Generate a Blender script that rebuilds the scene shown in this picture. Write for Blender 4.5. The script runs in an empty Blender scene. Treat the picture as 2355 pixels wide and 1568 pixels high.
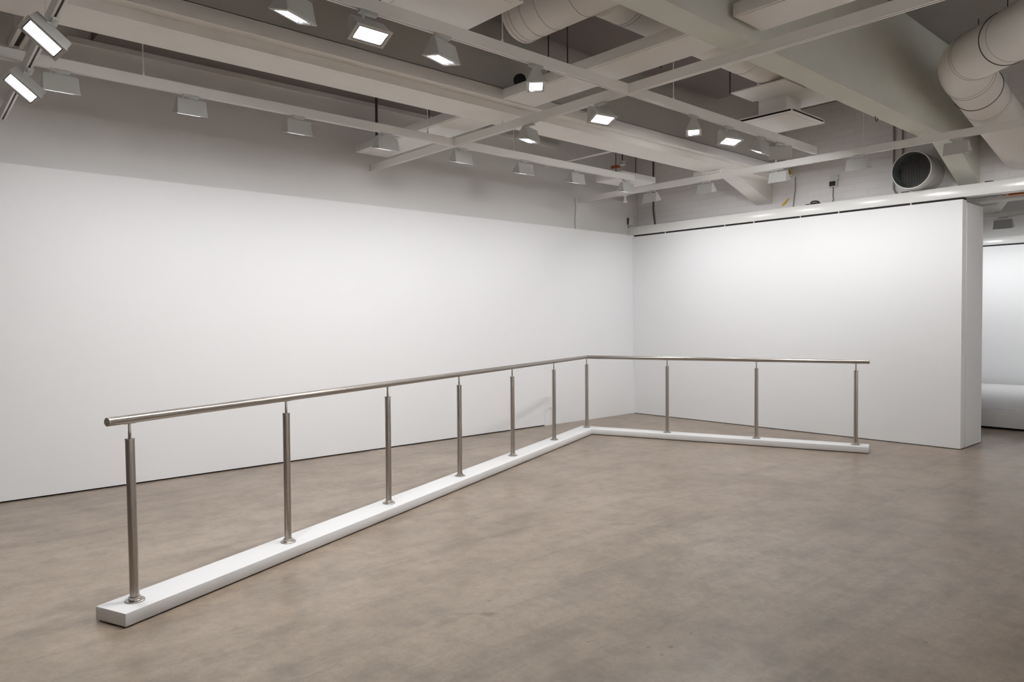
import bpy, bmesh, math, random
from mathutils import Vector, Matrix
random.seed(7)
S = bpy.context.scene
COL = S.collection
PI = math.pi
R = math.radians

# ------------------------------------------------------------------ helpers
class MB:
    """collects shapes into one mesh"""
    def __init__(s): s.b = bmesh.new()
    def box(s, x0, x1, y0, y1, z0, z1, bev=0.0):
        g = bmesh.ops.create_cube(s.b, size=1.0)
        bmesh.ops.transform(s.b, matrix=Matrix.Translation(((x0+x1)/2, (y0+y1)/2, (z0+z1)/2)) @ Matrix.Diagonal((x1-x0, y1-y0, z1-z0, 1)), verts=g['verts'])
        if bev: s._bev(g['verts'], bev)
        return s
    def _bev(s, verts, w, seg=2):
        es = list({e for v in verts for e in v.link_edges})
        bmesh.ops.bevel(s.b, geom=es, offset=w, segments=seg, profile=.5, affect='EDGES')
    def hull(s, pts, faces, bev=0.0):
        vs = [s.b.verts.new(p) for p in pts]
        for f in faces: s.b.faces.new([vs[i] for i in f])
        s.b.normal_update()
        if bev: s._bev(vs, bev)
        return s
    def extrude(s, poly, vec, bev=0.0):
        """polygon (list of 3D points) swept along a vector"""
        vec = Vector(vec); n = len(poly)
        pts = [Vector(p) for p in poly] + [Vector(p)+vec for p in poly]
        fs = [list(range(n))[::-1], list(range(n, 2*n))] + [[i, (i+1) % n, n+(i+1) % n, n+i] for i in range(n)]
        return s.hull(pts, fs, bev)
    def lathe(s, prof, c=(0,0,0), axis=(0,0,1), seg=32, cap=True):
        """profile of (radius, height) turned about an axis"""
        M = Vector((0,0,1)).rotation_difference(Vector(axis).normalized()).to_matrix()
        c = Vector(c); rings = []
        for r, h in prof:
            rings.append([s.b.verts.new(c + M @ Vector((r*math.cos(2*PI*i/seg), r*math.sin(2*PI*i/seg), h))) for i in range(seg)])
        for a, b in zip(rings, rings[1:]):
            for i in range(seg):
                f = s.b.faces.new((a[i], a[(i+1) % seg], b[(i+1) % seg], b[i])); f.smooth = True
        if cap:
            s.b.faces.new(rings[0][::-1]); s.b.faces.new(rings[-1])
        return s
    def tube(s, p0, p1, r, seg=24):
        p0 = Vector(p0); p1 = Vector(p1); d = p1-p0
        return s.lathe([(r, 0), (r, d.length)], p0, d, seg)
    def sweep(s, pts, r, seg=20, cap=True):
        """round pipe along a polyline, mitred at the bends"""
        pts = [Vector(p) for p in pts]; n = len(pts); rings = []
        t0 = (pts[1]-pts[0]).normalized()
        a = t0.orthogonal().normalized()
        for i in range(n):
            ti = (pts[min(i+1, n-1)]-pts[max(i-1, 0)]).normalized()
            d0 = (pts[i]-pts[i-1]).normalized() if i else t0
            d1 = (pts[i+1]-pts[i]).normalized() if i < n-1 else d0
            a = (a - ti*a.dot(ti)).normalized(); b = ti.cross(a)
            k = 1/max(.5, math.cos(d0.angle(d1)/2))
            out = (d1-d0); out = (out - ti*out.dot(ti))
            ring = []
            for j in range(seg):
                o = a*math.cos(2*PI*j/seg)*r + b*math.sin(2*PI*j/seg)*r
                if out.length > 1e-6:
                    u = out.normalized(); o = o + u*(o.dot(u))*(k-1)
                ring.append(s.b.verts.new(pts[i]+o))
            rings.append(ring)
        for A, B in zip(rings, rings[1:]):
            for j in range(seg):
                f = s.b.faces.new((A[j], A[(j+1) % seg], B[(j+1) % seg], B[j])); f.smooth = True
        if cap:
            s.b.faces.new(rings[0][::-1]); s.b.faces.new(rings[-1])
        return s
    def torus(s, c, axis, R0, r, seg=40, ms=8):
        M = Vector((0,0,1)).rotation_difference(Vector(axis).normalized()).to_matrix(); c = Vector(c)
        rings = []
        for i in range(seg):
            t = 2*PI*i/seg
            rings.append([s.b.verts.new(c + M @ Vector(((R0+r*math.cos(2*PI*j/ms))*math.cos(t), (R0+r*math.cos(2*PI*j/ms))*math.sin(t), r*math.sin(2*PI*j/ms)))) for j in range(ms)])
        for i in range(seg):
            A = rings[i]; B = rings[(i+1) % seg]
            for j in range(ms):
                f = s.b.faces.new((A[j], A[(j+1) % ms], B[(j+1) % ms], B[j])); f.smooth = True
        return s
    def build(s, name, mat, parent=None, loc=None, rot=None):
        bmesh.ops.recalc_face_normals(s.b, faces=s.b.faces[:])
        me = bpy.data.meshes.new(name); s.b.to_mesh(me); s.b.free()
        me.set_sharp_from_angle(angle=R(38))
        me.materials.append(mat)
        o = bpy.data.objects.new(name, me); COL.objects.link(o)
        if parent: o.parent = parent
        if loc is not None: o.location = loc
        if rot is not None: o.rotation_euler = rot
        return o

def tag(o, label, cat=None, group=None, kind=None):
    o['label'] = label
    if cat: o['category'] = cat
    if group: o['group'] = group
    if kind: o['kind'] = kind
    return o
def thing(name, label, cat, loc=(0,0,0), rot=(0,0,0), group=None):
    o = bpy.data.objects.new(name, None); COL.objects.link(o)
    o.location = loc; o.rotation_euler = rot; o.empty_display_size = .1
    return tag(o, label, cat, group)
def struct(mb, name, mat, label):
    return tag(mb.build(name, mat), label, kind='structure')
def copy_tree(o, parent=None):
    c = o.copy(); COL.objects.link(c)
    if parent: c.parent = parent
    for ch in list(o.children):
        if ch.type != 'LIGHT': copy_tree(ch, c)
    return c

# ------------------------------------------------------------------ materials
def srgb(r, g, b):
    f = lambda c: (c/255/12.92) if c/255 <= .04045 else ((c/255+.055)/1.055)**2.4
    return (f(r), f(g), f(b), 1)
def mat(name, col, rough=.6, metal=0.0, spec=.5, bump=0.0, bscale=40.0, vary=0.0, vscale=3.0):
    m = bpy.data.materials.new(name); m.use_nodes = True
    nt = m.node_tree; N = nt.nodes; L = nt.links
    b = N['Principled BSDF']
    b.inputs['Base Color'].default_value = col; b.inputs['Roughness'].default_value = rough
    b.inputs['Metallic'].default_value = metal; b.inputs['Specular IOR Level'].default_value = spec
    tc = N.new('ShaderNodeTexCoord')
    if bump:
        n = N.new('ShaderNodeTexNoise'); n.inputs['Scale'].default_value = bscale; n.inputs['Detail'].default_value = 4
        L.new(tc.outputs['Object'], n.inputs['Vector'])
        bp = N.new('ShaderNodeBump'); bp.inputs['Strength'].default_value = bump; bp.inputs['Distance'].default_value = .005
        L.new(n.outputs['Fac'], bp.inputs['Height']); L.new(bp.outputs['Normal'], b.inputs['Normal'])
    if vary:
        n = N.new('ShaderNodeTexNoise'); n.inputs['Scale'].default_value = vscale; n.inputs['Detail'].default_value = 5
        L.new(tc.outputs['Object'], n.inputs['Vector'])
        mx = N.new('ShaderNodeMix'); mx.data_type = 'RGBA'
        mx.inputs[6].default_value = tuple(c*(1-vary) for c in col[:3])+(1,); mx.inputs[7].default_value = tuple(min(1, c*(1+vary)) for c in col[:3])+(1,)
        L.new(n.outputs['Fac'], mx.inputs[0]); L.new(mx.outputs[2], b.inputs['Base Color'])
    return m
WALL = mat('wall paint white', (.79, .80, .815, 1), .65, bump=.04, bscale=120)
UPPER = mat('upper wall paint', (.71, .70, .69, 1), .7, bump=.10, bscale=60, vary=.03, vscale=2)
CONC = mat('painted concrete beam', (.86, .845, .82, 1), .65, bump=.18, bscale=30, vary=.05, vscale=4)
CONCG = mat('grey-green beam paint', (.68, .695, .635, 1), .65, bump=.2, bscale=25, vary=.06, vscale=4)
BEAMDK = mat('darkened beam side', (.52, .50, .47, 1), .8, bump=.1, bscale=40, vary=.06, vscale=2)
SLAB = mat('ceiling slab paint', (.30, .285, .27, 1), .8, bump=.1, bscale=40, vary=.06, vscale=2)
BOARD = mat('acoustic board', (.22, .192, .196, 1), .9, bump=.1, bscale=90, vary=.05, vscale=2)
BLACK = mat('black gap', (.008, .007, .006, 1), .8)
TRACK = mat('track enamel', (.86, .85, .83, 1), .45)
SLOT = mat('track conductor slot', (.05, .04, .035, 1), .6)
LAMPM = mat('lamp enamel', (.54, .545, .525, 1), .4)
LAMPD = mat('lamp recess', (.03, .03, .035, 1), .5)
PANEL = mat('radiant panel enamel', (.83, .815, .795, 1), .5)
PLATE = mat('diffuser enamel', (.83, .82, .805, 1), .5)
PLAST = mat('white plastic', (.72, .72, .70, 1), .45)
BLK = mat('black plastic', (.015, .015, .017, 1), .45)
DARK = mat('dark rod', (.06, .05, .045, 1), .6)
YEL = mat('yellow tape', (.75, .45, .03, 1), .6)
ORANGE = mat('orange sheathing', (.50, .16, .04, 1), .6)
RED = mat('rust red label', (.42, .12, .06, 1), .6)
PLINTH = mat('plinth lacquer', (.71, .71, .715, 1), .4, bump=.02, bscale=80)
GLOSSW = mat('header lacquer', (.78, .78, .77, 1), .22, vary=.02)
CABLE = mat('grey cable', (.30, .29, .30, 1), .6)
GRILLE = mat('grille metal', (.42, .40, .40, 1), .5, .2)
DUCTIN = mat('duct inner zinc', (.20, .23, .24, 1), .5, .3)

def glass_emit():
    m = bpy.data.materials.new('lamp glass lit'); m.use_nodes = True
    b = m.node_tree.nodes['Principled BSDF']
    b.inputs['Base Color'].default_value = (.9, .9, .9, 1)
    b.inputs['Emission Color'].default_value = (1, .98, .95, 1)
    b.inputs['Emission Strength'].default_value = 9
    return m
LIT = glass_emit()
OFF = mat('lamp glass unlit', (.25, .25, .26, 1), .15)

def duct_mat():
    m = mat('duct paint', (.82, .80, .77, 1), .5)
    return m
DUCT = duct_mat()
DUCTZ = mat('galvanised collar', (.60, .585, .56, 1), .38, .35)

def steel():
    m = bpy.data.materials.new('brushed stainless steel'); m.use_nodes = True
    nt = m.node_tree; N = nt.nodes; L = nt.links; b = N['Principled BSDF']
    b.inputs['Base Color'].default_value = (.40, .368, .335, 1); b.inputs['Metallic'].default_value = 1
    tc = N.new('ShaderNodeTexCoord'); mp = N.new('ShaderNodeMapping'); mp.inputs['Scale'].default_value = (220, 220, 3)
    n = N.new('ShaderNodeTexNoise'); n.inputs['Scale'].default_value = 1; n.inputs['Detail'].default_value = 3
    L.new(tc.outputs['Object'], mp.inputs[0]); L.new(mp.outputs[0], n.inputs['Vector'])
    mr = N.new('ShaderNodeMapRange'); mr.inputs[3].default_value = .24; mr.inputs[4].default_value = .40
    L.new(n.outputs['Fac'], mr.inputs[0]); L.new(mr.outputs[0], b.inputs['Roughness'])
    b.inputs['Anisotropic'].default_value = .4
    return m
STEEL = steel()
STEELC = mat('satin steel cap', (.52, .48, .43, 1), .55, 1.0)

def brick():
    m = bpy.data.materials.new('painted brick'); m.use_nodes = True
    nt = m.node_tree; N = nt.nodes; L = nt.links; b = N['Principled BSDF']; b.inputs['Roughness'].default_value = .7
    tc = N.new('ShaderNodeTexCoord'); sp = N.new('ShaderNodeSeparateXYZ'); cb = N.new('ShaderNodeCombineXYZ')
    L.new(tc.outputs['Object'], sp.inputs[0]); L.new(sp.outputs['Y'], cb.inputs[0]); L.new(sp.outputs['Z'], cb.inputs[1])
    t = N.new('ShaderNodeTexBrick'); L.new(cb.outputs[0], t.inputs['Vector'])
    t.inputs['Scale'].default_value = 1; t.inputs['Brick Width'].default_value = .29; t.inputs['Row Height'].default_value = .085
    t.inputs['Mortar Size'].default_value = .006; t.inputs['Mortar Smooth'].default_value = .4
    t.inputs['Color1'].default_value = (.82, .80, .805, 1); t.inputs['Color2'].default_value = (.85, .83, .835, 1); t.inputs['Mortar'].default_value = (.785, .765, .768, 1)
    L.new(t.outputs['Color'], b.inputs['Base Color'])
    bp = N.new('ShaderNodeBump'); bp.inputs['Strength'].default_value = .22; bp.inputs['Distance'].default_value = .004; bp.invert = True
    L.new(t.outputs['Fac'], bp.inputs['Height']); L.new(bp.outputs['Normal'], b.inputs['Normal'])
    return m
BRICK = brick()

def floor_mat():
    m = bpy.data.materials.new('worn concrete floor'); m.use_nodes = True
    nt = m.node_tree; N = nt.nodes; L = nt.links; b = N['Principled BSDF']
    tc = N.new('ShaderNodeTexCoord')
    def noise(scale, detail, rough=.55, mp=None):
        n = N.new('ShaderNodeTexNoise'); n.inputs['Scale'].default_value = scale; n.inputs['Detail'].default_value = detail; n.inputs['Roughness'].default_value = rough
        if mp:
            k = N.new('ShaderNodeMapping'); k.inputs['Rotation'].default_value = (0, 0, mp[0]); k.inputs['Scale'].default_value = (mp[1], mp[2], 1)
            L.new(tc.outputs['Object'], k.inputs[0]); L.new(k.outputs[0], n.inputs['Vector'])
        else: L.new(tc.outputs['Object'], n.inputs['Vector'])
        return n.outputs['Fac']
    def ramp(fac, stops):
        r = N.new('ShaderNodeValToRGB'); e = r.color_ramp.elements
        e[0].position, e[0].color = stops[0]; e[1].position, e[1].color = stops[-1]
        for p_, c_ in stops[1:-1]:
            k = e.new(p_); k.color = c_
        L.new(fac, r.inputs[0]); return r.outputs[0]
    def mul(a, c, f=1.0):
        x = N.new('ShaderNodeMix'); x.data_type = 'RGBA'; x.blend_type = 'MULTIPLY'; x.inputs[0].default_value = f
        L.new(a, x.inputs[6]); L.new(c, x.inputs[7]); return x.outputs[2]
    g = lambda v: (v, v, v, 1)
    base = ramp(noise(.55, 5, .6), [(.30, FLOOR_A), (.5, FLOOR_B), (.70, FLOOR_C)])
    c = mul(base, ramp(noise(2.6, 6, .62), [(.33, g(.76)), (.55, g(1)), (.75, g(1.0))]))
    c = mul(c, ramp(noise(9, 6, .6), [(.32, g(.80)), (.56, g(1)), (.8, g(1.0))]))
    c = mul(c, ramp(noise(28, 5, .7), [(.34, g(.84)), (.6, g(1)), (.8, g(1.0))]))
    c = mul(c, ramp(noise(90, 4, .75), [(.30, g(.80)), (.62, g(1)), (.8, g(1.0))]))
    c = mul(c, ramp(noise(1, 5, .6, (R(48), .5, 7)), [(.34, g(.84)), (.5, g(1)), (.8, g(1.0))]))
    # pale scuffs
    sc = ramp(noise(1, 6, .7, (R(20), 1.2, 9)), [(.62, g(0)), (.75, g(1))])
    x = N.new('ShaderNodeMix'); x.data_type = 'RGBA'; x.blend_type = 'MIX'
    fm = N.new('ShaderNodeMath'); fm.operation = 'MULTIPLY'; fm.inputs[1].default_value = .22
    L.new(sc, fm.inputs[0]); L.new(fm.outputs[0], x.inputs[0]); L.new(c, x.inputs[6]); x.inputs[7].default_value = (.52, .45, .39, 1); c = x.outputs[2]
    # individual stains, smears and specks where the floor shows them
    dn = N.new('ShaderNodeTexNoise'); dn.inputs['Scale'].default_value = 14; dn.inputs['Detail'].default_value = 4
    L.new(tc.outputs['Object'], dn.inputs['Vector'])
    def spot(px, py, rx, ry, dark, rot=0, ragged=1.6):
        k = N.new('ShaderNodeMapping'); k.vector_type = 'TEXTURE'
        k.inputs['Location'].default_value = (px, py, 0); k.inputs['Rotation'].default_value = (0, 0, rot); k.inputs['Scale'].default_value = (rx, ry, 1)
        L.new(tc.outputs['Object'], k.inputs[0])
        ln = N.new('ShaderNodeVectorMath'); ln.operation = 'LENGTH'; L.new(k.outputs[0], ln.inputs[0])
        ad = N.new('ShaderNodeMath'); ad.operation = 'MULTIPLY_ADD'; ad.inputs[1].default_value = ragged; ad.inputs[2].default_value = -ragged*.5
        L.new(dn.outputs['Fac'], ad.inputs[0])
        sm = N.new('ShaderNodeMath'); sm.operation = 'ADD'; L.new(ln.outputs['Value'], sm.inputs[0]); L.new(ad.outputs[0], sm.inputs[1])
        return ramp(sm.outputs[0], [(.35, g(dark)), (1.0, g(1))])
    for a in [(-4.84, -3.79, .10, .035, .70, R(-42)), (-6.55, -4.33, .06, .03, .62, R(-42)), (-6.62, -4.26, .12, .02, .8, R(-42)),
              (-6.275, -5.074, .014, .012, .5), (-6.20, -5.14, .014, .012, .5), (-6.29, -5.157, .010, .010, .5), (-5.98, -5.21, .011, .011, .5), (-5.35, -5.87, .014, .012, .5),
              (-6.02, -5.12, .010, .010, .55), (-6.43, -4.86, .010, .008, .6), (-6.44, -4.2, .010, .008, .6),
              (-4.60, -4.82, .42, .16, .86, R(-60)), (-3.68, -4.97, .65, .20, .86, R(-62)), (-5.3, -5.3, .5, .2, .93, R(-50)), (-2.2, -4.9, .6, .25, .86, R(-70))]:
        c = mul(c, spot(*a))
    L.new(c, b.inputs['Base Color'])
    rr = N.new('ShaderNodeMapRange'); rr.inputs[3].default_value = .27; rr.inputs[4].default_value = .44
    L.new(noise(3.5, 5), rr.inputs[0]); L.new(rr.outputs[0], b.inputs['Roughness'])
    b.inputs['Specular IOR Level'].default_value = .85
    return m
FLOOR_A = (.272, .205, .150, 1); FLOOR_B = (.335, .262, .197, 1); FLOOR_C = (.395, .32, .25, 1)
FLOOR = floor_mat()

# ------------------------------------------------------------------ the room
struct(MB().box(-14, 6.6, -10.3, .4, -.1, 0), 'floor', FLOOR, 'worn beige-brown polished concrete floor of the gallery')
struct(MB().box(-14, .5, -10.3, .4, 4.1, 4.25), 'ceiling', SLAB, 'dark painted ceiling slab above the beams')
wl = struct(MB().box(-14, -1.91, 0, .113, .013, 2.705).box(-1.9095, -.002, 0, .113, .001, 2.705), 'wall_left', WALL, 'long smooth white exhibition wall')
struct(MB().box(-14, -1.91, .02, .112, .0005, .0125), 'baseboard_left', BLACK, 'black shadow gap along the foot of the long white wall')
struct(MB().box(-14, .5, .114, .4, 0, 4.1), 'wall_upper_left', UPPER, 'grey-white upper wall above the long exhibition wall')
struct(MB().box(-.012, .0, -.012, .0, .001, 2.70), 'trim_1', WALL, 'thin white bead in the corner of the two white walls')
wr = struct(MB().box(0, .125, -4.43, -.0005, .008, 2.685).box(.118, .14, -4.418, .1, .012, 2.66).box(.134, .69, -4.436, .1, .008, 2.665), 'wall_right', WALL, 'short white exhibition wall closing the corner')
struct(MB().box(.01, .68, -4.42, -.01, .0005, .0078), 'baseboard_right', BLACK, 'black shadow gap along the foot of the short white wall')
hd = struct(MB().box(-.004, .14, -10.19, .112, 2.708, 2.832, .002), 'trim_2', GLOSSW, 'glossy white header beam over the short white wall')
mb = MB()
mb.box(-.006, .0, -4.905, -4.90, 2.708, 2.832).build('joint_cover', PLAST, hd)
for y in (-.58, -1.562, -1.994, -2.63, -3.108, -3.915):
    MB().lathe([(.006, 0), (.006, .02), (.011, .021), (.011, .026)], (.008, y, 2.683), (0, 0, 1), 10).build('hanger_bolt', PLAST, hd)
for y in (-3.84, -4.66, -2.72):
    MB().box(.03, .09, y-.035, y+.035, 2.832, 2.848).build('fixing_bracket', DARK, hd)
struct(MB().box(.01, .125, -4.43, -.01, 2.6855, 2.7075), 'trim_3', BLACK, 'dark slot between the header beam and the short white wall')
struct(MB().box(.255, .5, -10.19, .113, 2.87, 4.099), 'wall_brick', BRICK, 'white painted brick wall above the header beam')
struct(MB().box(-14.2, -14, -10.4, .4, 0, 4.1), 'wall_back', WALL, 'white wall at the near end of the gallery')
struct(MB().box(-14, 6.6, -10.4, -10.2, 0, 4.1), 'wall_far_right', WALL, 'white wall on the open side of the gallery')
# next room, seen past the short wall
struct(MB().box(6.27, 6.5, -10.19, .1, .0, 2.69), 'wall_next_room', WALL, 'white exhibition wall in the next room')
struct(MB().box(6.25, 6.5, -10.19, .1, 2.715, 2.84, .002), 'trim_4', GLOSSW, 'white header beam in the next room')
struct(MB().box(6.285, 6.5, -10.19, .1, 2.6905, 2.7145), 'trim_5', BLACK, 'dark slot under the header beam in the next room')
struct(MB().box(6.40, 6.6, -10.19, .1, 2.8405, 3.6), 'wall_upper_next_room', UPPER, 'pale upper wall in the next room')
struct(MB().box(.501, 6.6, -10.3, .4, 3.6, 3.75), 'ceiling_next_room', SLAB, 'dark ceiling of the next room')
struct(MB().box(.70, 6.6, .1, .113, 0, 3.6), 'wall_side_next_room', WALL, 'side wall of the next room behind the short wall')

# concrete beams with a sloping haunch where they meet the brick wall
def beam(y0, y1, hy0, hy1, label, zend, x1=.2545, m=None):
    b = MB()
    if (hy0, hy1) == (y0, y1):
        b.extrude([(-14, y0, 3.21), (-.58, y0, 3.21), (x1, y0, zend), (x1, y0, 4.099), (-14, y0, 4.099)], (0, y1-y0, 0))
    else:
        b.box(-14, x1, y0, y1, 3.21, 4.099)
        b.extrude([(-.58, hy0, 3.209), (x1, hy0, zend), (x1, hy0, 3.5), (-.58, hy0, 3.5)], (0, hy1-hy0, 0))
    return struct(b, 'ceiling_beam', m or CONC, label)
beam(-2.30, -1.94, -2.12, -1.90, 'pale concrete ceiling beam nearer the long white wall', 2.95)
beam(-4.52, -4.32, -4.52, -4.32, 'grey-green concrete ceiling beam nearer the open end of the room', 2.865, m=CONCG)
struct(MB().box(-13.9, .2, -2.33, -2.3005, 3.40, 4.098), 'trim_7', BEAMDK, 'dark grey sheet added along the side of the pale beam above the trunking')  # thin sheet added over the beam side so it renders darker
# acoustic boards and batten
struct(MB().box(-7.24, -3.60, -1.915, .112, 3.85, 4.098), 'ceiling_board', BOARD, 'dark recessed ceiling board along the long wall')
struct(MB().box(-13.9, -1.53, -4.315, -2.42, 3.90, 4.098), 'ceiling_board', BOARD, 'dark ceiling board between the two concrete beams')
struct(MB().box(-13.9, -2.0, -7.9, -4.90, 4.06, 4.098), 'ceiling_board', BOARD, 'dark ceiling board beyond the grey-green beam')
struct(MB().box(-7.43, -1.5, .066, .1135, 3.80, 3.848), 'trim_6', UPPER, 'pale batten high on the upper wall')

# ------------------------------------------------------------------ handrail sculpture
P0 = Vector((-7.82, -3.156, 0)); u = Vector((.928, .3715, 0)).normalized(); LU = 6.313
C0 = P0 + u*LU; v = Vector((.350, -.937, 0)).normalized(); LV = 3.08
sc = thing('handrail_sculpture', 'brushed steel handrail on a long bent white floor plinth', 'handrail', C0)
def rel(p): return Vector(p) - C0
HW = .108; EXT = .128
nu = Vector((-u.y, u.x, 0)); nv = Vector((-v.y, v.x, 0))          # towards the walls
def inter(p, d, q, e):
    t = ((q-p).x*e.y - (q-p).y*e.x)/(d.x*e.y - d.y*e.x); return p + d*t
def outline(hw, ext):
    a = P0 - u*ext; b = C0 + v*(LV+ext)
    A1, A2 = a - nu*hw, a + nu*hw
    B1, B2 = b - nv*hw, b + nv*hw
    I1 = inter(A1, u, B1, v); I2 = inter(A2, u, B2, v)
    return [A1, I1, B1, B2, I2, A2]
def slab(hw, ext, z0, z1, bev=0):
    m = MB(); m.extrude([rel(Vector((q.x, q.y, z0))) for q in outline(hw, ext)], (0, 0, z1-z0), bev); return m
slab(HW, EXT, .007, .070, .003).build('plinth', PLINTH, sc)
tag(slab(HW-.012, EXT-.012, .0005, .0068).build('plinth_foot', BLACK, sc), 'black recessed foot under the white plinth')
ts_u = [0, 1.043, 2.09, 3.136, 4.185, 5.252]; ts_v = [0, 1.033, 2.059, 3.08]
RP = .0212; ZR = .960
flange = MB().lathe([(.0, .0), (.046, .0), (.046, .0055), (.0445, .007), (.0300, .0085), (.0285, .010), (.0285, .021), (.0268, .023), (.0213, .0232)], seg=36, cap=False)
tubeM = MB().lathe([(RP, .020), (RP, .790)], seg=32)
capM = MB().lathe([(.0225, .790), (.0225, .794), (.0215, .797), (.007, .7975)], seg=28)
stemM = MB().lathe([(.0072, .797), (.0072, .812), (.0078, .813), (.0072, .830), (.0065, .832), (.0065, .872)], seg=16)
saddM = MB().box(-.028, .028, -.010, .010, .868, .8735, .002)
pieces = []
def post(pt, d, lean=None):
    yaw = math.atan2(d.y, d.x)
    l = rel(Vector((pt.x, pt.y, .070)))
    rot = Matrix.Rotation(yaw, 4, 'Z')
    if lean is not None:
        rot = Matrix.Rotation(lean[1], 4, lean[0]) @ rot
    if not pieces:
        t = tubeM.build('post', STEEL, sc)
        kids = [flange.build('base_flange', STEEL, t), capM.build('post_cap', STEEL, t), stemM.build('rail_stem', STEEL, t), saddM.build('rail_saddle', STEEL, t)]
        pieces.append(t)
    else:
        t = copy_tree(pieces[0], sc)
    t.location = l; t.rotation_euler = rot.to_euler()
    return t
post(P0, u, (Vector((0, 0, 1)).cross(-u), R(.6)))
for k in ts_u[1:]: post(P0+u*k, u)
post(C0, (u+v).normalized())
for k in ts_v[1:]: post(C0+v*k, v)
def rail(a, b, name='handrail_tube'):
    m = MB(); m.tube(rel(a), rel(b), RP, 36); return m.build(name, STEEL, sc)
z = Vector((0, 0, ZR)); jU = 1.591; jV = 1.554; gap = .002
e0 = P0 - u*.122 + z; e9 = C0 + v*(LV+.128) + z
m = MB(); m.lathe([(.0, -.003), (.019, -.003), (RP, -.001), (RP, .004)], rel(e0), u, 32, False); m.build('end_cap', STEELC, sc)
m = MB(); m.lathe([(.0, -.003), (.019, -.003), (RP, -.001), (RP, .004)], rel(e9), -v, 32, False); m.build('end_cap', STEELC, sc)
rail(e0+u*.004, P0+u*(jU-gap)+z); rail(P0+u*(jU+gap)+z, C0-u*.012+z)
rail(C0+v*.012+z, C0+v*(jV-gap)+z); rail(C0+v*(jV+gap)+z, e9-v*.004)
for pc, d in ((P0+u*jU+z, u), (C0+v*jV+z, v)):
    m = MB(); m.tube(rel(pc-d*.004), rel(pc+d*.004), RP-.0016, 32); tag(m.build('joint_sleeve', STEEL, sc), 'narrow dark seam ring between two rail tubes')
m = MB(); m.sweep([rel(C0-u*.0125+z), rel(C0+z), rel(C0+v*.0125+z)], RP+.0004, 36); m.build('corner_elbow', STEEL, sc)

# ------------------------------------------------------------------ light tracks
def track(p0, p1, zb, label, rods=(), grp='ceiling light tracks', rod_top=3.9, caps=(1, 1)):
    p0 = Vector((p0[0], p0[1], zb)); p1 = Vector((p1[0], p1[1], zb)); d = p1-p0; Lr = d.length
    t = thing('hanging_light_track', label, 'light track', p0, (0, 0, math.atan2(d.y, d.x)), grp)
    w, h, sl, dp = .0185, .072, .006, .012
    prof = [(-w, 0), (-sl, 0), (-sl, dp), (sl, dp), (sl, 0), (w, 0), (w, h), (-w, h)]
    MB().extrude([(0, a, b) for a, b in prof], (Lr, 0, 0)).build('track_body', TRACK, t)
    tag(MB().box(.004, Lr-.004, -sl+.0003, sl-.0003, dp-.004, dp-.0004).build('conductor_strip', SLOT, t), 'dark conductor groove in the track underside')
    for i, x in enumerate((-.003, Lr)):
        if caps[i]: MB().box(x, x+.003, -w-.001, w+.001, -.001, h+.001).build('end_cap', TRACK, t)
    for r in rods:
        m = MB(); m.tube((r, 0, h), (r, 0, rod_top-zb), .004, 10); m.lathe([(.009, 0), (.009, .02)], (r, 0, h), (0, 0, 1), 12)
        m.build('suspension_rod', TRACK, t)
    return t
track((-13, -1.41), (-4.509, -1.41), 3.10, 'white light track nearest the long wall, running to the first crossing', rods=(5.75, 8.2, 3.2), rod_top=3.849)
track((-4.469, -1.41), (-1.77, -1.41), 3.10, 'short white light track continuing along the long wall past the crossing', rods=(.75,), rod_top=4.099)
track((-13, -3.53), (-4.509, -3.53), 3.10, 'white light track under the square ceiling diffuser, near side of the crossing', rods=(7.27, 4.0), rod_top=3.899)
track((-4.469, -3.53), (-1.49, -3.53), 3.10, 'white light track between the beams ending before the brick wall', rods=(.55,), rod_top=3.598)
track((-4.489, .105), (-4.489, -8.7), 3.10, 'long white crossing light track reaching the long wall', rods=(2.22, 4.52), rod_top=3.209, caps=(1, 1))
tb = track((-1.10, .105), (-1.10, -8.7), 3.10, 'long white light track in front of the short white wall', rods=(3.0, 3.95), rod_top=3.899)
MB().box(1.93, 2.06, -.03, .03, .076, .125, .003).build('feed_box', PLAST, tb)
MB().box(2.09, 2.30, -.019, .019, .078, .10, .002).build('splice_cover', TRACK, tb)
MB().sweep([(2.0, .0, .12), (2.0, .05, .3), (2.02, .12, .5)], .006, 8).build('feed_cable', CABLE, tb)
track((-7.912, -.05), (-8.07, -5.2), 3.026, 'slanting white light track crossing over at the far left end of the long wall', rods=(2.2,), rod_top=3.209)
rr = thing('hanging_cable_channel', 'short grey twin channel high on the upper wall above the slanting track', 'cable channel', (-7.79, .10, 3.66))
MB().box(-.05, -.02, -1.9, 0, 0, .05).build('channel_rail', TRACK, rr)
MB().box(.02, .05, -1.9, 0, 0, .05).build('channel_rail', TRACK, rr)
MB().box(-.02, .02, -1.9, 0, .02, .045).build('channel_web', SLOT, rr)
for y in (-.25, -.7, -1.3):
    MB().box(-.04, .04, y-.02, y+.02, .05, .19).build('channel_bracket', TRACK, rr)

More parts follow.
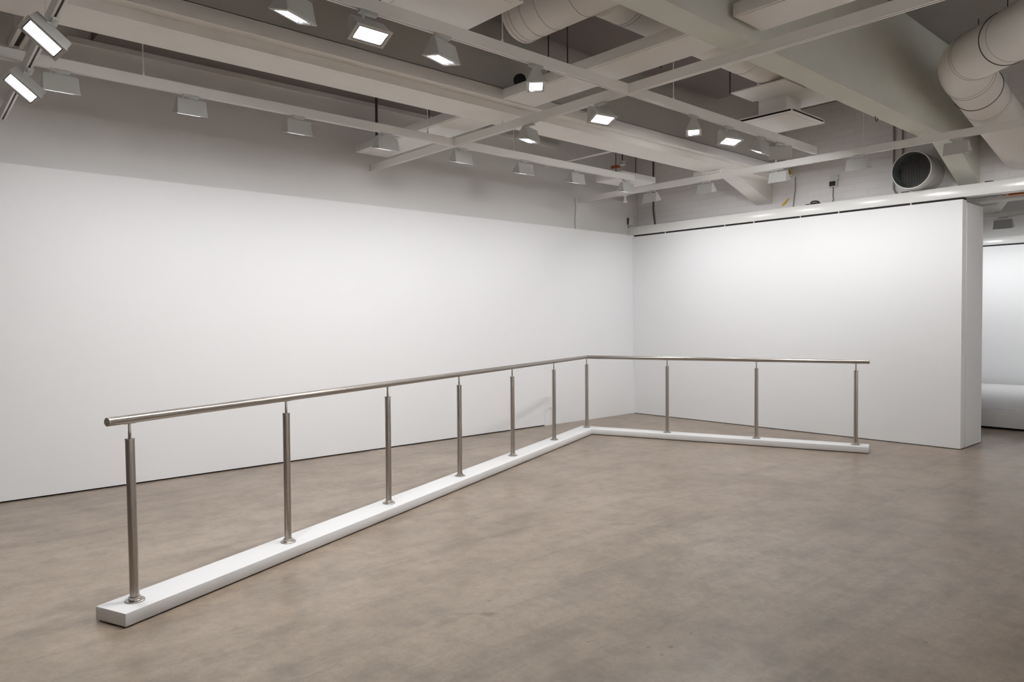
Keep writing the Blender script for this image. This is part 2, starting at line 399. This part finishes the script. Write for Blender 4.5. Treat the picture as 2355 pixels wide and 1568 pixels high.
# ------------------------------------------------------------------ lamps
def lamp_proto():
    t = thing('track_spotlight', 'x', 'spotlight')
    MB().box(-.055, .055, -.0165, .0165, -.018, -.0005, .002).build('track_adaptor', LAMPM, t)
    m = MB(); m.lathe([(.008, 0), (.008, .045)], (-.03, 0, -.063), (0, 0, 1), 14); m.lathe([(.013, 0), (.013, .01)], (-.03, 0, -.028), (0, 0, 1), 14)
    m.build('swivel_stem', LAMPM, t)
    head = bpy.data.objects.new('lamp_head', None)
    # housing: long truncated prism, ridge on top, open rectangular mouth below
    L2, W2, l2, w2, H = .110, .062, .101, .013, .108
    b = MB().b
    def ring(a, c, zz): return [b.verts.new((sx*a, sy*c, zz)) for sx, sy in ((-1, -1), (1, -1), (1, 1), (-1, 1))]
    top = ring(l2, w2, .054); low = ring(L2-.004, W2-.004, -.046); rim0 = ring(L2, W2, -.047); rim1 = ring(L2, W2, -.055)
    inn = ring(L2-.018, W2-.014, -.055); rec = ring(L2-.022, W2-.018, -.043)
    b.faces.new(top)
    for A, B in ((top, low), (low, rim0), (rim0, rim1), (rim1, inn), (inn, rec)):
        for i in range(4): b.faces.new((A[i], A[(i+1) % 4], B[(i+1) % 4], B[i]))
    m = MB(); m.b.free(); m.b = b
    hs = m.build('housing', LAMPM, t, (0, 0, -.088))
    bb = MB(); bb.b.free(); bb.b = bmesh.new()
    def ring2(a, c, zz): return [bb.b.verts.new((sx*a, sy*c, zz)) for sx, sy in ((-1, -1), (1, -1), (1, 1), (-1, 1))]
    A = ring2(L2-.0175, W2-.0135, -.0552); B = ring2(L2-.0225, W2-.0185, -.0425); Cc = ring2(L2-.0175-.005, W2-.0135-.005, -.0552)
    for i in range(4): bb.b.faces.new((A[i], A[(i+1) % 4], Cc[(i+1) % 4], Cc[i])); bb.b.faces.new((Cc[i], Cc[(i+1) % 4], B[(i+1) % 4], B[i]))
    tag(bb.build('gasket', LAMPD, hs), 'black gasket round the lamp mouth')
    g = MB().box(-L2+.0225, L2-.0225, -W2+.0185, W2-.0185, -.046, -.0425).build('lamp_glass', LIT, hs)
    for sx in (-1, 1):
        MB().lathe([(.006, 0), (.006, .003)], (sx*(L2-.009), 0, -.034), (sx, 0, .15), 10).build('fixing_screw', LAMPD, hs)
    return t, hs
LP, LH = lamp_proto()
n_lamps = 0
def lightdata(name, power, sx=.17, sy=.08, spread=150, col=(1, .995, .992)):
    d = bpy.data.lights.new(name, 'AREA'); d.shape = 'RECTANGLE'; d.size = sx; d.size_y = sy
    d.energy = power; d.spread = R(spread); d.color = col; return d
def lamp(x, y, yaw, tilt, label, group, light=None, throw=0, zb=3.10, lit=True, scale=1, aim=None, off=None):
    """yaw turns the lamp about the vertical, tilt leans its mouth towards its own +Y"""
    global n_lamps
    t = LP if n_lamps == 0 else copy_tree(LP)
    n_lamps += 1
    t.location = (x, y, zb); t.rotation_euler = (0, 0, R(yaw)); t.scale = (scale,)*3
    t['label'] = label; t['group'] = group
    hs = [c for c in t.children if c.name.startswith('housing')][0]
    hs.rotation_euler = (R(tilt), 0, 0)
    if off: hs.location = hs.location + Vector(off)
    if aim:                                   # direction of the long axis and of the mouth
        ax = Vector(aim[0]).normalized(); nn = Vector(aim[1]); zz = -(nn - ax*nn.dot(ax)).normalized()
        hs.rotation_euler = Matrix((ax, zz.cross(ax), zz)).transposed().to_euler()
    if not lit:
        g = [c for c in hs.children if c.name.startswith('lamp_glass')][0]
        g.data = g.data.copy(); g.data.materials[0] = OFF
    ad = [c for c in t.children if c.name.startswith('track_adaptor')][0]
    ad.rotation_euler = (0, 0, R(TRK - yaw))
    if light is not None:
        o = bpy.data.objects.new('lamp_beam', light); COL.objects.link(o); o.parent = hs
        o.location = (0, 0, -.057); o.rotation_euler = (R(throw), 0, 0)
    return t
ORD = ['first', 'second', 'third', 'fourth', 'fifth', 'sixth', 'seventh', 'eighth', 'ninth', 'tenth']
WASH_L = lightdata('wash light long wall', 4.15, spread=155)
WASH_R = lightdata('wash light short wall', 4.7, spread=155)
FLOORL = lightdata('flood light', 10.4, spread=140)
FLOORN = lightdata('flood light near', 8, spread=140)
HALL_FILL = lightdata('added hall fill light', 34, spread=155)  # strong fill for the added lamps out of view
# row washing the long wall (counted from the far corner)
TRK = 0
G1 = 'grey wash lights facing the long white wall'
for i, x in enumerate((-1.90, -2.78, -3.575, -4.40, -5.25, -6.09, -6.93, -7.76)):
    lamp(x, -1.41, 0, 14, 'grey wedge-shaped spotlight facing the long wall, %s of its row from the far corner' % ORD[i], G1, WASH_L, 9)
# row on the track between the beams
G2 = 'spotlights on the track between the beams'
T2L = [(-2.21, -55, 25, 'grey spotlight showing its blank back, end of the track before the brick wall'),
       (-2.56, 8, 22, 'unlit-looking grey spotlight seen from behind, beside the blank-backed one'),
       (-3.11, -13, -22, 'glowing spotlight with tilted mouth, near the square diffuser plate'),
       (-3.64, 34, 0, 'glowing spotlight showing a small rectangular mouth and triangular end, near the square diffuser'),
       (-5.44, 47, 0, 'spotlight with bright rectangular mouth straight under a tapered end plate, by the crossing tracks'),
       (-6.20, 17, 8, 'wedge spotlight in profile with a sliver of bright mouth, below the large ceiling plate'),
       (-6.70, 0, -26, 'brightest glaring spotlight on the track between the beams'),
       (-7.12, 24, 14, 'spotlight cut by the top edge with a thin lit slit'),
       (-7.74, 20, 0, 'spotlight tip just showing at the top edge near the slanting track')]
for x, yw, tl, lb in T2L:
    lamp(x, -3.53, yw, tl, lb, G2, FLOORN if tl < 0 else FLOORL, -12 if tl < 0 else 20)
# crossing track
TRK = 90
G3 = 'spotlights on the long crossing track'
lamp(-4.489, -3.26, -10, -26, 'glowing spotlight hanging below the junction of the crossing tracks', G3, FLOORN, -12)
lamp(-4.489, -2.46, 17, 8, 'wedge spotlight in profile with a lit slit, on the crossing track under the pale beam', G3, FLOORL, 20)
# row washing the short wall
G4 = 'grey wash lights facing the short white wall'
T4L = [(-1.17, 'grey spotlight facing the short wall, %s' % 'nearest the far corner'),
       (-1.99, 'grey spotlight facing the short wall, second from the far corner'),
       (-2.93, 'brightly lit pale spotlight hanging in front of the pale beam end'),
       (-3.79, 'grey spotlight facing the short wall, between the pale beam and the round duct mouth'),
       (-4.70, 'grey spotlight facing the short wall, in front of the haunch beside the duct mouth')]
for i, (y, lb) in enumerate(T4L):
    lamp(-1.10, y, -90, 14, lb, G4, WASH_R, 11)
for y in (-5.7, -6.7):  # lamps out of view, added for more light in the room
    lamp(-1.10, y, -90, 14, 'added grey spotlight on the short wall track, outside the view', G4, WASH_R, 11)
# unseen track and lamp row, added to brighten the room
track((-11, -8.75), (5.5, -8.75), 3.10, 'unseen white light track added along the open side of the gallery', rods=(4, 9))
TRK = 0
for i in range(9):
    lamp(-10.2 + 1.7*i, -8.75, 180, 14, 'unseen grey spotlight added to brighten the open side of the gallery', 'added lamps of the open side', HALL_FILL, 20)
# slanting track
TRK = 88
G5 = 'spotlights on the slanting track'
AIM = ((.781, .054, -.626), (-.519, -.378, -.779))
lamp(-7.949, -1.53, 0, 0, 'bright spotlight with wide mouth turned to the viewer, farther on the slanting track', G5, FLOORN, 0, zb=3.026, aim=AIM, off=(-.022, .004, -.002))
lamp(-7.983, -2.51, 0, 0, 'bright spotlight with wide mouth turned to the viewer, nearer on the slanting track', G5, FLOORN, 0, zb=3.026, aim=AIM, off=(-.030, .006, .012))
bpy.data.objects[LP.name]['group'] = G1
# next room
nt_ = track((5.0, -8.5), (5.0, -2.4), 3.04, 'white light track in the next room', rods=(5,), rod_top=3.599)
TRK = 90
NR = lightdata('wash light next room', 9, spread=150)
for y in (-3.55, -5.0, -6.5, -2.6):  # only the first lamp is in view, the others are added for light
    lamp(5.0, y, -90, 14, 'small grey spotlight in the next room facing its white wall' if y == -3.55 else 'added grey spotlight in the next room, outside the view', 'wash lights of the next room', NR, 18, zb=3.04, scale=1.25)
# tiny white spot on the short wall track
ms = thing('track_mini_spotlight', 'tiny white cone-shaped spotlight on the track near the far corner', 'spotlight', (-1.10, -.74, 3.10))
MB().box(-.015, .015, -.03, .03, -.018, -.0005, .002).build('track_adaptor', PLAST, ms)
MB().lathe([(.012, -.020), (.013, -.04), (.028, -.10), (.026, -.102)], seg=20).build('lamp_cone', PLAST, ms)

# ------------------------------------------------------------------ radiant panels between the beams
def radiant(x0, x1, y0, y1, zb, label, h=.085, rods=(), top=4.099):
    t = thing('hanging_radiant_panel', label, 'heating panel', ((x0+x1)/2, (y0+y1)/2, zb), group='radiant ceiling panels')
    a, b = (x1-x0)/2, (y1-y0)/2
    MB().box(-a, a, -b, b, .006, h, .004).build('panel_casing', PANEL, t)
    MB().box(-a+.02, a-.02, -b+.02, b-.02, 0, .0058).build('panel_face', PANEL, t)
    for ry in rods:
        for sx in (-1, 1):
            m = MB(); m.tube((sx*a*.6, ry, h), (sx*a*.6, ry, top-zb), .005, 8); m.build('suspension_rod', DARK, t)
    return t
radiant(-4.76, -4.36, -1.90, -.02, 3.245, 'flat pale ceiling panel between the pale beam and the long wall')
radiant(-4.80, -4.44, -4.30, -2.47, 3.245, 'flat pale ceiling panel between the two concrete beams', rods=(-.76, .45), top=3.899)
radiant(-4.75, -4.40, -6.3, -4.56, 3.275, 'flat pale ceiling panel on the open side of the grey-green beam', rods=(-.6, .6), top=4.059)
radiant(-1.49, -.80, -1.02, -.56, 3.245, 'flat pale ceiling panel by the far corner of the upper wall', rods=(.0,))
tk = thing('hanging_cable_trunking', 'long pale cable trunking fixed along the side of the pale beam', 'cable trunking', (0, -2.301, 3.273))
MB().box(-13.9, .25, -.096, -.0005, .0, .084, .004).build('trunking_body', TRACK, tk)
MB().box(-13.9, .25, -.0965, -.003, .0845, .090).build('trunking_lid', TRACK, tk)

# ------------------------------------------------------------------ ventilation
def seam(m, c, axis, r): m.torus(c, axis, r, .0035, 40, 6)
vd = thing('ventilation_duct', 'round white spiral ducts joining between the beams and feeding the square diffuser', 'duct', (-5.05, -3.7, 3.70))
RD = .195
m = MB(); m.tube((0, .72, 0), (0, -.615, 0), RD, 48); m.build('main_duct', DUCT, vd)
m = MB(); m.lathe([(RD+.006, 0), (RD+.006, .02), (RD-.01, .045), (.05, .06)], (0, .70, 0), (0, 1, 0), 48); m.build('duct_end_cap', DUCT, vd)
m = MB(); m.tube((RD*.6, 0, 0), (2.62, 0, 0), RD-.002, 48); m.build('branch_duct', DUCT, vd)
for q in (.66, .55, .40, .1, -.30, -.5):
    m = MB(); seam(m, (0, q, 0), (0, 1, 0), RD); m.build('duct_seam', DUCTZ, vd)
for q in (.32, .36, 1.1, 1.9, 2.5):
    m = MB(); seam(m, (q, 0, 0), (1, 0, 0), RD-.002); m.build('duct_seam', DUCTZ, vd)
for q in (.5,):
    m = MB(); m.tube((RD+.01, q, 0), (RD+.01, q, .199), .004, 8); m.build('suspension_rod', DARK, vd)
for q in (1.0, 2.0):
    m = MB(); m.tube((q, RD, -.30), (q, RD, .199), .007, 8); m.build('suspension_rod', DARK, vd)
def diffuser(x0, x1, y0, y1, z, label, neck=True):
    t = thing('ventilation_diffuser', label, 'air diffuser', ((x0+x1)/2, (y0+y1)/2, z), group='square ceiling diffusers')
    a, b = (x1-x0)/2, (y1-y0)/2
    MB().box(-a, a, -b, b, 0, .006, .002).build('diffuser_plate', PLATE, t)
    MB().box(-a+.05, a-.05, -b+.05, b-.05, -.004, -.0003, .0015).build('plate_field', PLATE, t)
    MB().box(-a+.004, a-.004, -b+.004, b-.004, .0245, .033).build('upper_plate', PLATE, t)
    tag(MB().box(-a+.012, a-.012, -b+.012, b-.012, .0065, .024).build('air_slot', BLACK, t), 'dark air slot round the plate')
    for sx in (-1, 1):
        for sy in (-1, 1): MB().lathe([(.009, 0), (.009, .0165)], (sx*(a-.010), sy*(b-.010), .0063), (0, 0, 1), 10).build('corner_spacer', PLATE, t)
    MB().box(-.14, .14, -.14, .14, .0335, .21, .004).build('diffuser_neck', PLATE, t)
    return t
diffuser(-2.56, -1.92, -3.83, -3.25, 3.275, 'square white air diffuser plate hanging in front of the brick wall')
diffuser(-6.50, -5.86, -3.87, -3.28, 3.275, 'large white air diffuser plate cut by the top edge of the view')
pb = thing('ventilation_plenum', 'pale sheet-metal box between the round duct and the square diffuser', 'plenum box', (-2.22, -3.62, 3.4855))
MB().box(-.19, .36, -.34, .22, 0, .40, .004).build('plenum_body', PLATE, pb)
MB().box(-.58, -.192, -.26, .26, .0, .012, .002).build('plenum_shelf', PLATE, pb)
# angled duct at the right
E_ = Vector((-1.911, -4.955, 3.539)); W_ = Vector((.2545, -4.906, 3.149)); S_ = Vector((-3.049, -5.919, 3.396))
d1 = (S_-E_).normalized(); d2 = (W_-E_).normalized()
far = E_ + d1*2.6
rd = .193
bd = thing('ventilation_duct', 'fat white round duct bending down into the brick wall beside the grey-green beam', 'duct', E_)
ra = lambda q: Vector(q)-E_
k1 = E_+d1*.16; k2 = E_+d2*.16; mid = (k1+k2)/2*.35 + E_*.65
MB().sweep([ra(far), ra(E_+d1*.26)], rd, 56).build('upper_duct', DUCT, bd)
bend = []
for i in range(9):
    t_ = i/8; a_ = E_+d1*.26; c_ = E_+d2*.26
    bend.append(ra(a_*(1-t_)**2 + E_*2*t_*(1-t_) + c_*t_**2))
MB().sweep(bend, rd+.001, 56).build('duct_elbow', DUCT, bd)
# lower section: ribbed flexible duct
m = MB(); Lw = (W_-(E_+d2*.26)).length
m.lathe([(rd, 0), (rd, .55)], ra(E_+d2*.26), d2, 56); m.build('lower_duct', DUCT, bd)
prof = []; n = 60
for i in range(n*4+1):
    h_ = .55 + (Lw-.55)*i/(n*4); prof.append((rd + .0018*math.cos(2*PI*i/4), h_))
m = MB(); m.lathe(prof, ra(E_+d2*.26), d2, 56); m.build('ribbed_duct', DUCT, bd)
for q in (.26, .30, .85, 1.5):
    m = MB(); seam(m, ra(E_+d1*q), d1, rd); m.build('duct_seam', DUCTZ, bd)
for q in (.26, .31, .80, .84):
    m = MB(); seam(m, ra(E_+d2*q), d2, rd+.001); m.build('duct_seam', DUCTZ, bd)
for q, dd in ((.75, d1), (2.0, d1), (.55, d2)):
    c_ = E_+dd*q; sd = dd.cross(Vector((0, 0, 1))).normalized()
    m = MB(); m.tube(ra(c_+Vector((0, 0, rd+.002))), ra((c_.x, c_.y, 4.055)), .004, 8)
    m.torus(ra(c_), dd, rd+.003, .003, 44, 6); m.build('suspension_strap', DARK, bd)
# round exhaust mouth in the brick wall
od = thing('ventilation_outlet', 'open round duct mouth with wire grille sticking out of the brick wall', 'duct outlet', (.2545, -3.972, 3.046))
Ro = .205; xo = -.41
m = MB(); m.lathe([(Ro, 0), (Ro, .22), (Ro-.004, .225), (Ro-.004, -xo-.0), (Ro-.010, -xo), (Ro-.010, .05)], (0, 0, 0), (-1, 0, 0), 56, False); m.build('outlet_barrel', DUCTZ, od)
m = MB(); m.lathe([(Ro-.0105, -xo-.001), (Ro-.0105, .06)], (0, 0, 0), (-1, 0, 0), 56, False); m.build('barrel_lining', DUCTIN, od)
m = MB(); m.torus((xo, 0, 0), (1, 0, 0), Ro-.004, .006, 56, 8); m.build('mouth_ring', PLAST, od)
m = MB()
for q in (.10, .16, .225, .25): m.torus((-q, 0, 0), (1, 0, 0), Ro, .004, 56, 6)
m.build('collar_rings', DUCTZ, od)
m = MB(); Rg = Ro-.012; xg = -.20
q = -Rg+.008
while q < Rg-.004:
    w_ = math.sqrt(max(Rg*Rg-q*q, 0))
    if w_ > .01:
        m.box(xg-.001, xg+.001, q-.0011, q+.0011, -w_, w_); m.box(xg+.0012, xg+.003, -w_, w_, q-.0011, q+.0011)
    q += .0165
m.build('wire_grille', GRILLE, od)
m = MB(); m.lathe([(Rg+.001, 0), (Rg+.001, .02)], (xg+.03, 0, 0), (1, 0, 0), 48); m.build('dark_throat', BLACK, od)
MB().box(-.16, -.13, Ro-.01, Ro+.02, -.012, .012, .002).build('clamp_lug', PLAST, od)

# ------------------------------------------------------------------ small fittings
cm = thing('hanging_wall_sensor', 'small black-faced white sensor box on the brick wall with a dangling cable', 'sensor', (.2545, -2.952, 3.10))
MB().box(-.03, -.0005, -.05, .05, .03, .10, .004).build('mount_plate', PLAST, cm)
MB().box(-.07, -.031, -.045, .045, -.055, .035, .008).build('sensor_body', PLAST, cm)
MB().box(-.078, -.0705, -.038, .038, -.045, .012, .003).build('sensor_face', BLK, cm)
MB().sweep([(-.05, 0, -.056), (-.05, .002, -.16), (-.052, -.004, -.21), (-.05, .008, -.24), (-.06, -.004, -.268)], .005, 8).build('sensor_cable', BLK, cm)
tr = thing('cable_coil', 'small black cable bundle lying on top of the header beam', 'cable bundle', (.06, -2.80, 2.8325))
m = MB(); m.torus((0, 0, .012), (0, 0, 1), .05, .010, 24, 8); m.torus((.0, .01, .028), (.2, .1, 1), .045, .009, 24, 8); m.build('coil_loops', BLK, tr)
sb = thing('wall_socket_box', 'small white socket box near the inner corner of the upper wall', 'socket', (.035, .1135, 2.93))
MB().box(-.035, .035, -.055, -.0005, -.06, .06, .004).build('box_body', PLINTH, sb)
MB().box(-.05, -.038, -.03, -.0005, -.05, .05, .002).build('box_side', DARK, sb)
MB().sweep([(-.03, -.015, -.062), (-.03, -.015, -.14), (-.03, -.015, -.20)], .006, 8).build('box_cable', CABLE, sb)
def pipe(pts, r, name, label, cat, mt):
    m = MB(); base = Vector(pts[0]); m.sweep([Vector(q)-base for q in pts], r, 12)
    o = m.build(name, mt, None, base); tag(o, label, cat); return o
pipe([(.243, -.19, 3.99), (.243, -.19, 3.10), (.235, -.205, 3.02), (.235, -.23, 2.86)], .011, 'hanging_conduit_pipe', 'dark thin conduit pipe running down the brick wall near the inner corner', 'conduit', DARK)
pipe([(.24, -3.645, 4.05), (.24, -3.645, 2.93), (.235, -3.67, 2.88), (.22, -3.70, 2.86)], .010, 'hanging_conduit_pipe', 'grey conduit pipe passing behind the round duct mouth', 'conduit', CABLE)
pipe([(.24, -3.74, 4.05), (.24, -3.74, 3.25)], .009, 'hanging_conduit_pipe', 'second thin conduit beside the one behind the round duct mouth', 'conduit', CABLE)
pipe([(-1.20, .092, 3.16), (-1.17, .095, 3.02), (-1.185, .10, 2.88), (-1.18, .10, 2.706)], .004, 'hanging_wire', 'thin grey cord drooping down the upper wall under the corner track end', 'cable', CABLE)
pipe([(.236, -2.445, 3.25), (.243, -2.44, 3.08), (.246, -2.425, 2.98), (.24, -2.415, 2.84)], .006, 'hanging_wire', 'dark cord drooping from the end of the beam trunking', 'cable', CABLE)
pipe([(-1.87, -.0, 3.50), (-1.86, -.9, 3.50), (-1.84, -1.9, 3.50)], .014, 'hanging_sprinkler_pipe', 'thin pale pipe from the upper wall to the pale beam', 'pipe', TRACK)
pipe([(-4.79, -.5, 3.33), (-4.79, -.5, 3.849)], .014, 'hanging_pipe_drop', 'dark stub pipe dropping from the ceiling board above the wall panel', 'pipe', DARK)
jb = thing('hanging_junction_box', 'small white double socket hanging under the pale beam beside a rust-red label', 'socket', (-.62, -.3, 3.66))
MB().box(-.03, .03, -.04, .04, -.03, .03, .004).build('box_body', PLAST, jb)
for s_ in (-1, 1): MB().box(-.032, -.0302, s_*.018-.007, s_*.018+.007, -.007, .007).build('socket_hole', BLK, jb)
MB().box(-.02, .02, .05, .20, -.05, -.01, .003).build('rust_label', RED, jb)
MB().tube((0, 0, .03), (0, 0, .438), .008, 8).build('box_conduit', DARK, jb)
ytp = thing('wall_mark', 'yellow paint smear on the brick wall beside the pale beam', 'paint mark', (.2535, -2.31, 2.95))
MB().extrude([(0, .060, -.045), (0, .045, -.052), (0, .00, -.03), (0, -.03, .01), (0, -.055, .045), (0, -.045, .048), (0, -.02, .03), (0, .02, -.005), (0, .05, -.028)], (-.0015, 0, 0)).build('smear', YEL, ytp)
yt2 = thing('hanging_tape_flag', 'small yellow tape flag at the end of the beam trunking', 'tape', (.20, -2.40, 3.29))
MB().box(-.03, .02, -.003, -.0005, -.005, .05).build('tape', YEL, yt2)
hk = thing('hanging_hook', 'small dark wire hook under the grey-green beam', 'hook', (-2.05, -4.34, 3.2095))
MB().sweep([(0, 0, 0), (0, .0, -.02), (.012, .0, -.038), (.03, 0, -.04), (.042, 0, -.025), (.045, 0, -.008)], .004, 8).build('hook_wire', DARK, hk)
sp = thing('ventilation_fan_unit', 'round black unit with cables lying on the flat panel behind the beam trunking', 'speaker', (-4.70, -2.58, 3.3315))
MB().lathe([(.015, 0), (.050, .003), (.053, .02), (.052, .036), (.034, .05), (.007, .053)], (0, 0, .054), (-.8, -.6, .1), 28).build('unit_body', BLK, sp)
MB().lathe([(.0, 0), (.035, .0), (.035, .04), (.0, .045)], (.13, -.03, .036), (-.5, -.8, 0), 18, False).build('unit_driver', BLK, sp)
MB().sweep([(0, .05, .03), (-.02, .06, .010), (-.05, -.02, .009), (.05, .08, .010)], .007, 8).build('unit_cable', BLK, sp)
for x, y, lb in ((-3.95, -.25, 'dark round hole in the recessed ceiling board with a rod through it'), (-4.13, -.22, 'smaller dark round hole in the recessed ceiling board')):
    h_ = thing('hanging_hole_disc', lb, 'ceiling hole', (x, y, 3.8495))
    MB().lathe([(.0001, 0), (.07, 0), (.07, -.003), (.0001, -.003)], (0, 0, 0), (0, 0, 1), 28, False).build('hole_dark_disc', BLACK, h_)  # black disc painted in for the dark inside the hole
    if x > -4: MB().tube((0, 0, -.004), (0, 0, -.30), .006, 8).build('drop_rod', DARK, h_)
    else: MB().box(-.04, .02, -.012, .012, -.008, -.0035).build('cover_clip', PLAST, h_)

# ------------------------------------------------------------------ next room objects
st = thing('exhibition_stage', 'low white exhibition stage in the next room behind the short wall end', 'stage', (1.93, 0, 0))
MB().box(0, 4.2, -8, -.5, .030, .237, .003).build('stage_body', PLINTH, st)
MB().box(.16, 4.2, -8, -.5, .2372, .247, .002).build('stage_top', PLINTH, st)
MB().box(.05, 4.2, -7.95, -.55, .0005, .0298).build('stage_foot', BLACK, st)
ct = thing('hanging_cable_tray', 'beige cable tray with an orange plank under the next room ceiling', 'cable tray', (.80, -5.5, 2.735))
MB().box(-.10, .14, -3.5, 1.15, 0, .018, .002).build('tray_base', TRACK, ct)
MB().box(-.10, -.085, -3.5, 1.15, .0185, .035, .002).build('tray_side', TRACK, ct)
MB().box(-.27, -.13, -3.5, .86, .035, .050, .002).build('orange_plank', ORANGE, ct)
MB().sweep([(-.20, -3.5, .026), (-.20, .80, .026)], .0085, 10).build('orange_sheath', ORANGE, ct)
MB().box(-.45, -.30, .55, .68, .075, .082, .001).build('white_clip', PLAST, ct)
for y in (-3, 0, .9): MB().tube((.05, y, .018), (.05, y, .864), .005, 8).build('suspension_rod', DARK, ct)
pp = thing('hanging_white_pipe', 'white elbow pipe end under the cable tray in the next room', 'pipe', (1.3, -4.4, 2.71))
MB().sweep([(0, .6, 0), (0, .1, 0), (.03, -.02, .02), (.08, -.06, .10), (.08, -.06, .889)], .045, 20).build('pipe_run', PLAST, pp)

# ------------------------------------------------------------------ camera
f, yaw, pitch, roll = 1672.84, .83866, -.02732, -.00742
F = Vector((math.cos(yaw)*math.cos(pitch), math.sin(yaw)*math.cos(pitch), math.sin(pitch)))
r0 = Vector((math.sin(yaw), -math.cos(yaw), 0)); u0 = r0.cross(F)
r2 = r0*math.cos(roll)+u0*math.sin(roll); u2 = u0*math.cos(roll)-r0*math.sin(roll)
cd = bpy.data.cameras.new('camera'); cd.sensor_width = 36; cd.lens = f/2355*36; cd.clip_start = .05; cd.clip_end = 60
co = bpy.data.objects.new('camera', cd); COL.objects.link(co)
M = Matrix((r2, u2, -F)).transposed().to_4x4(); M.translation = Vector((-8.7937, -7.0078, 1.42))
co.matrix_world = M
S.camera = co

# ------------------------------------------------------------------ world and view
w = bpy.data.worlds.new('world'); S.world = w; w.use_nodes = True
w.node_tree.nodes['Background'].inputs[0].default_value = (.8, .8, .8, 1); w.node_tree.nodes['Background'].inputs[1].default_value = .02
cy = S.cycles
cy.use_light_tree = False
cy.max_bounces = 7; cy.diffuse_bounces = 6; cy.glossy_bounces = 3; cy.transmission_bounces = 1; cy.transparent_max_bounces = 2
cy.caustics_reflective = False; cy.caustics_refractive = False
S.view_settings.view_transform = 'Standard'; S.view_settings.look = 'None'; S.view_settings.gamma = 1
S.view_settings.use_curve_mapping = False
S.view_settings.exposure = 0.40
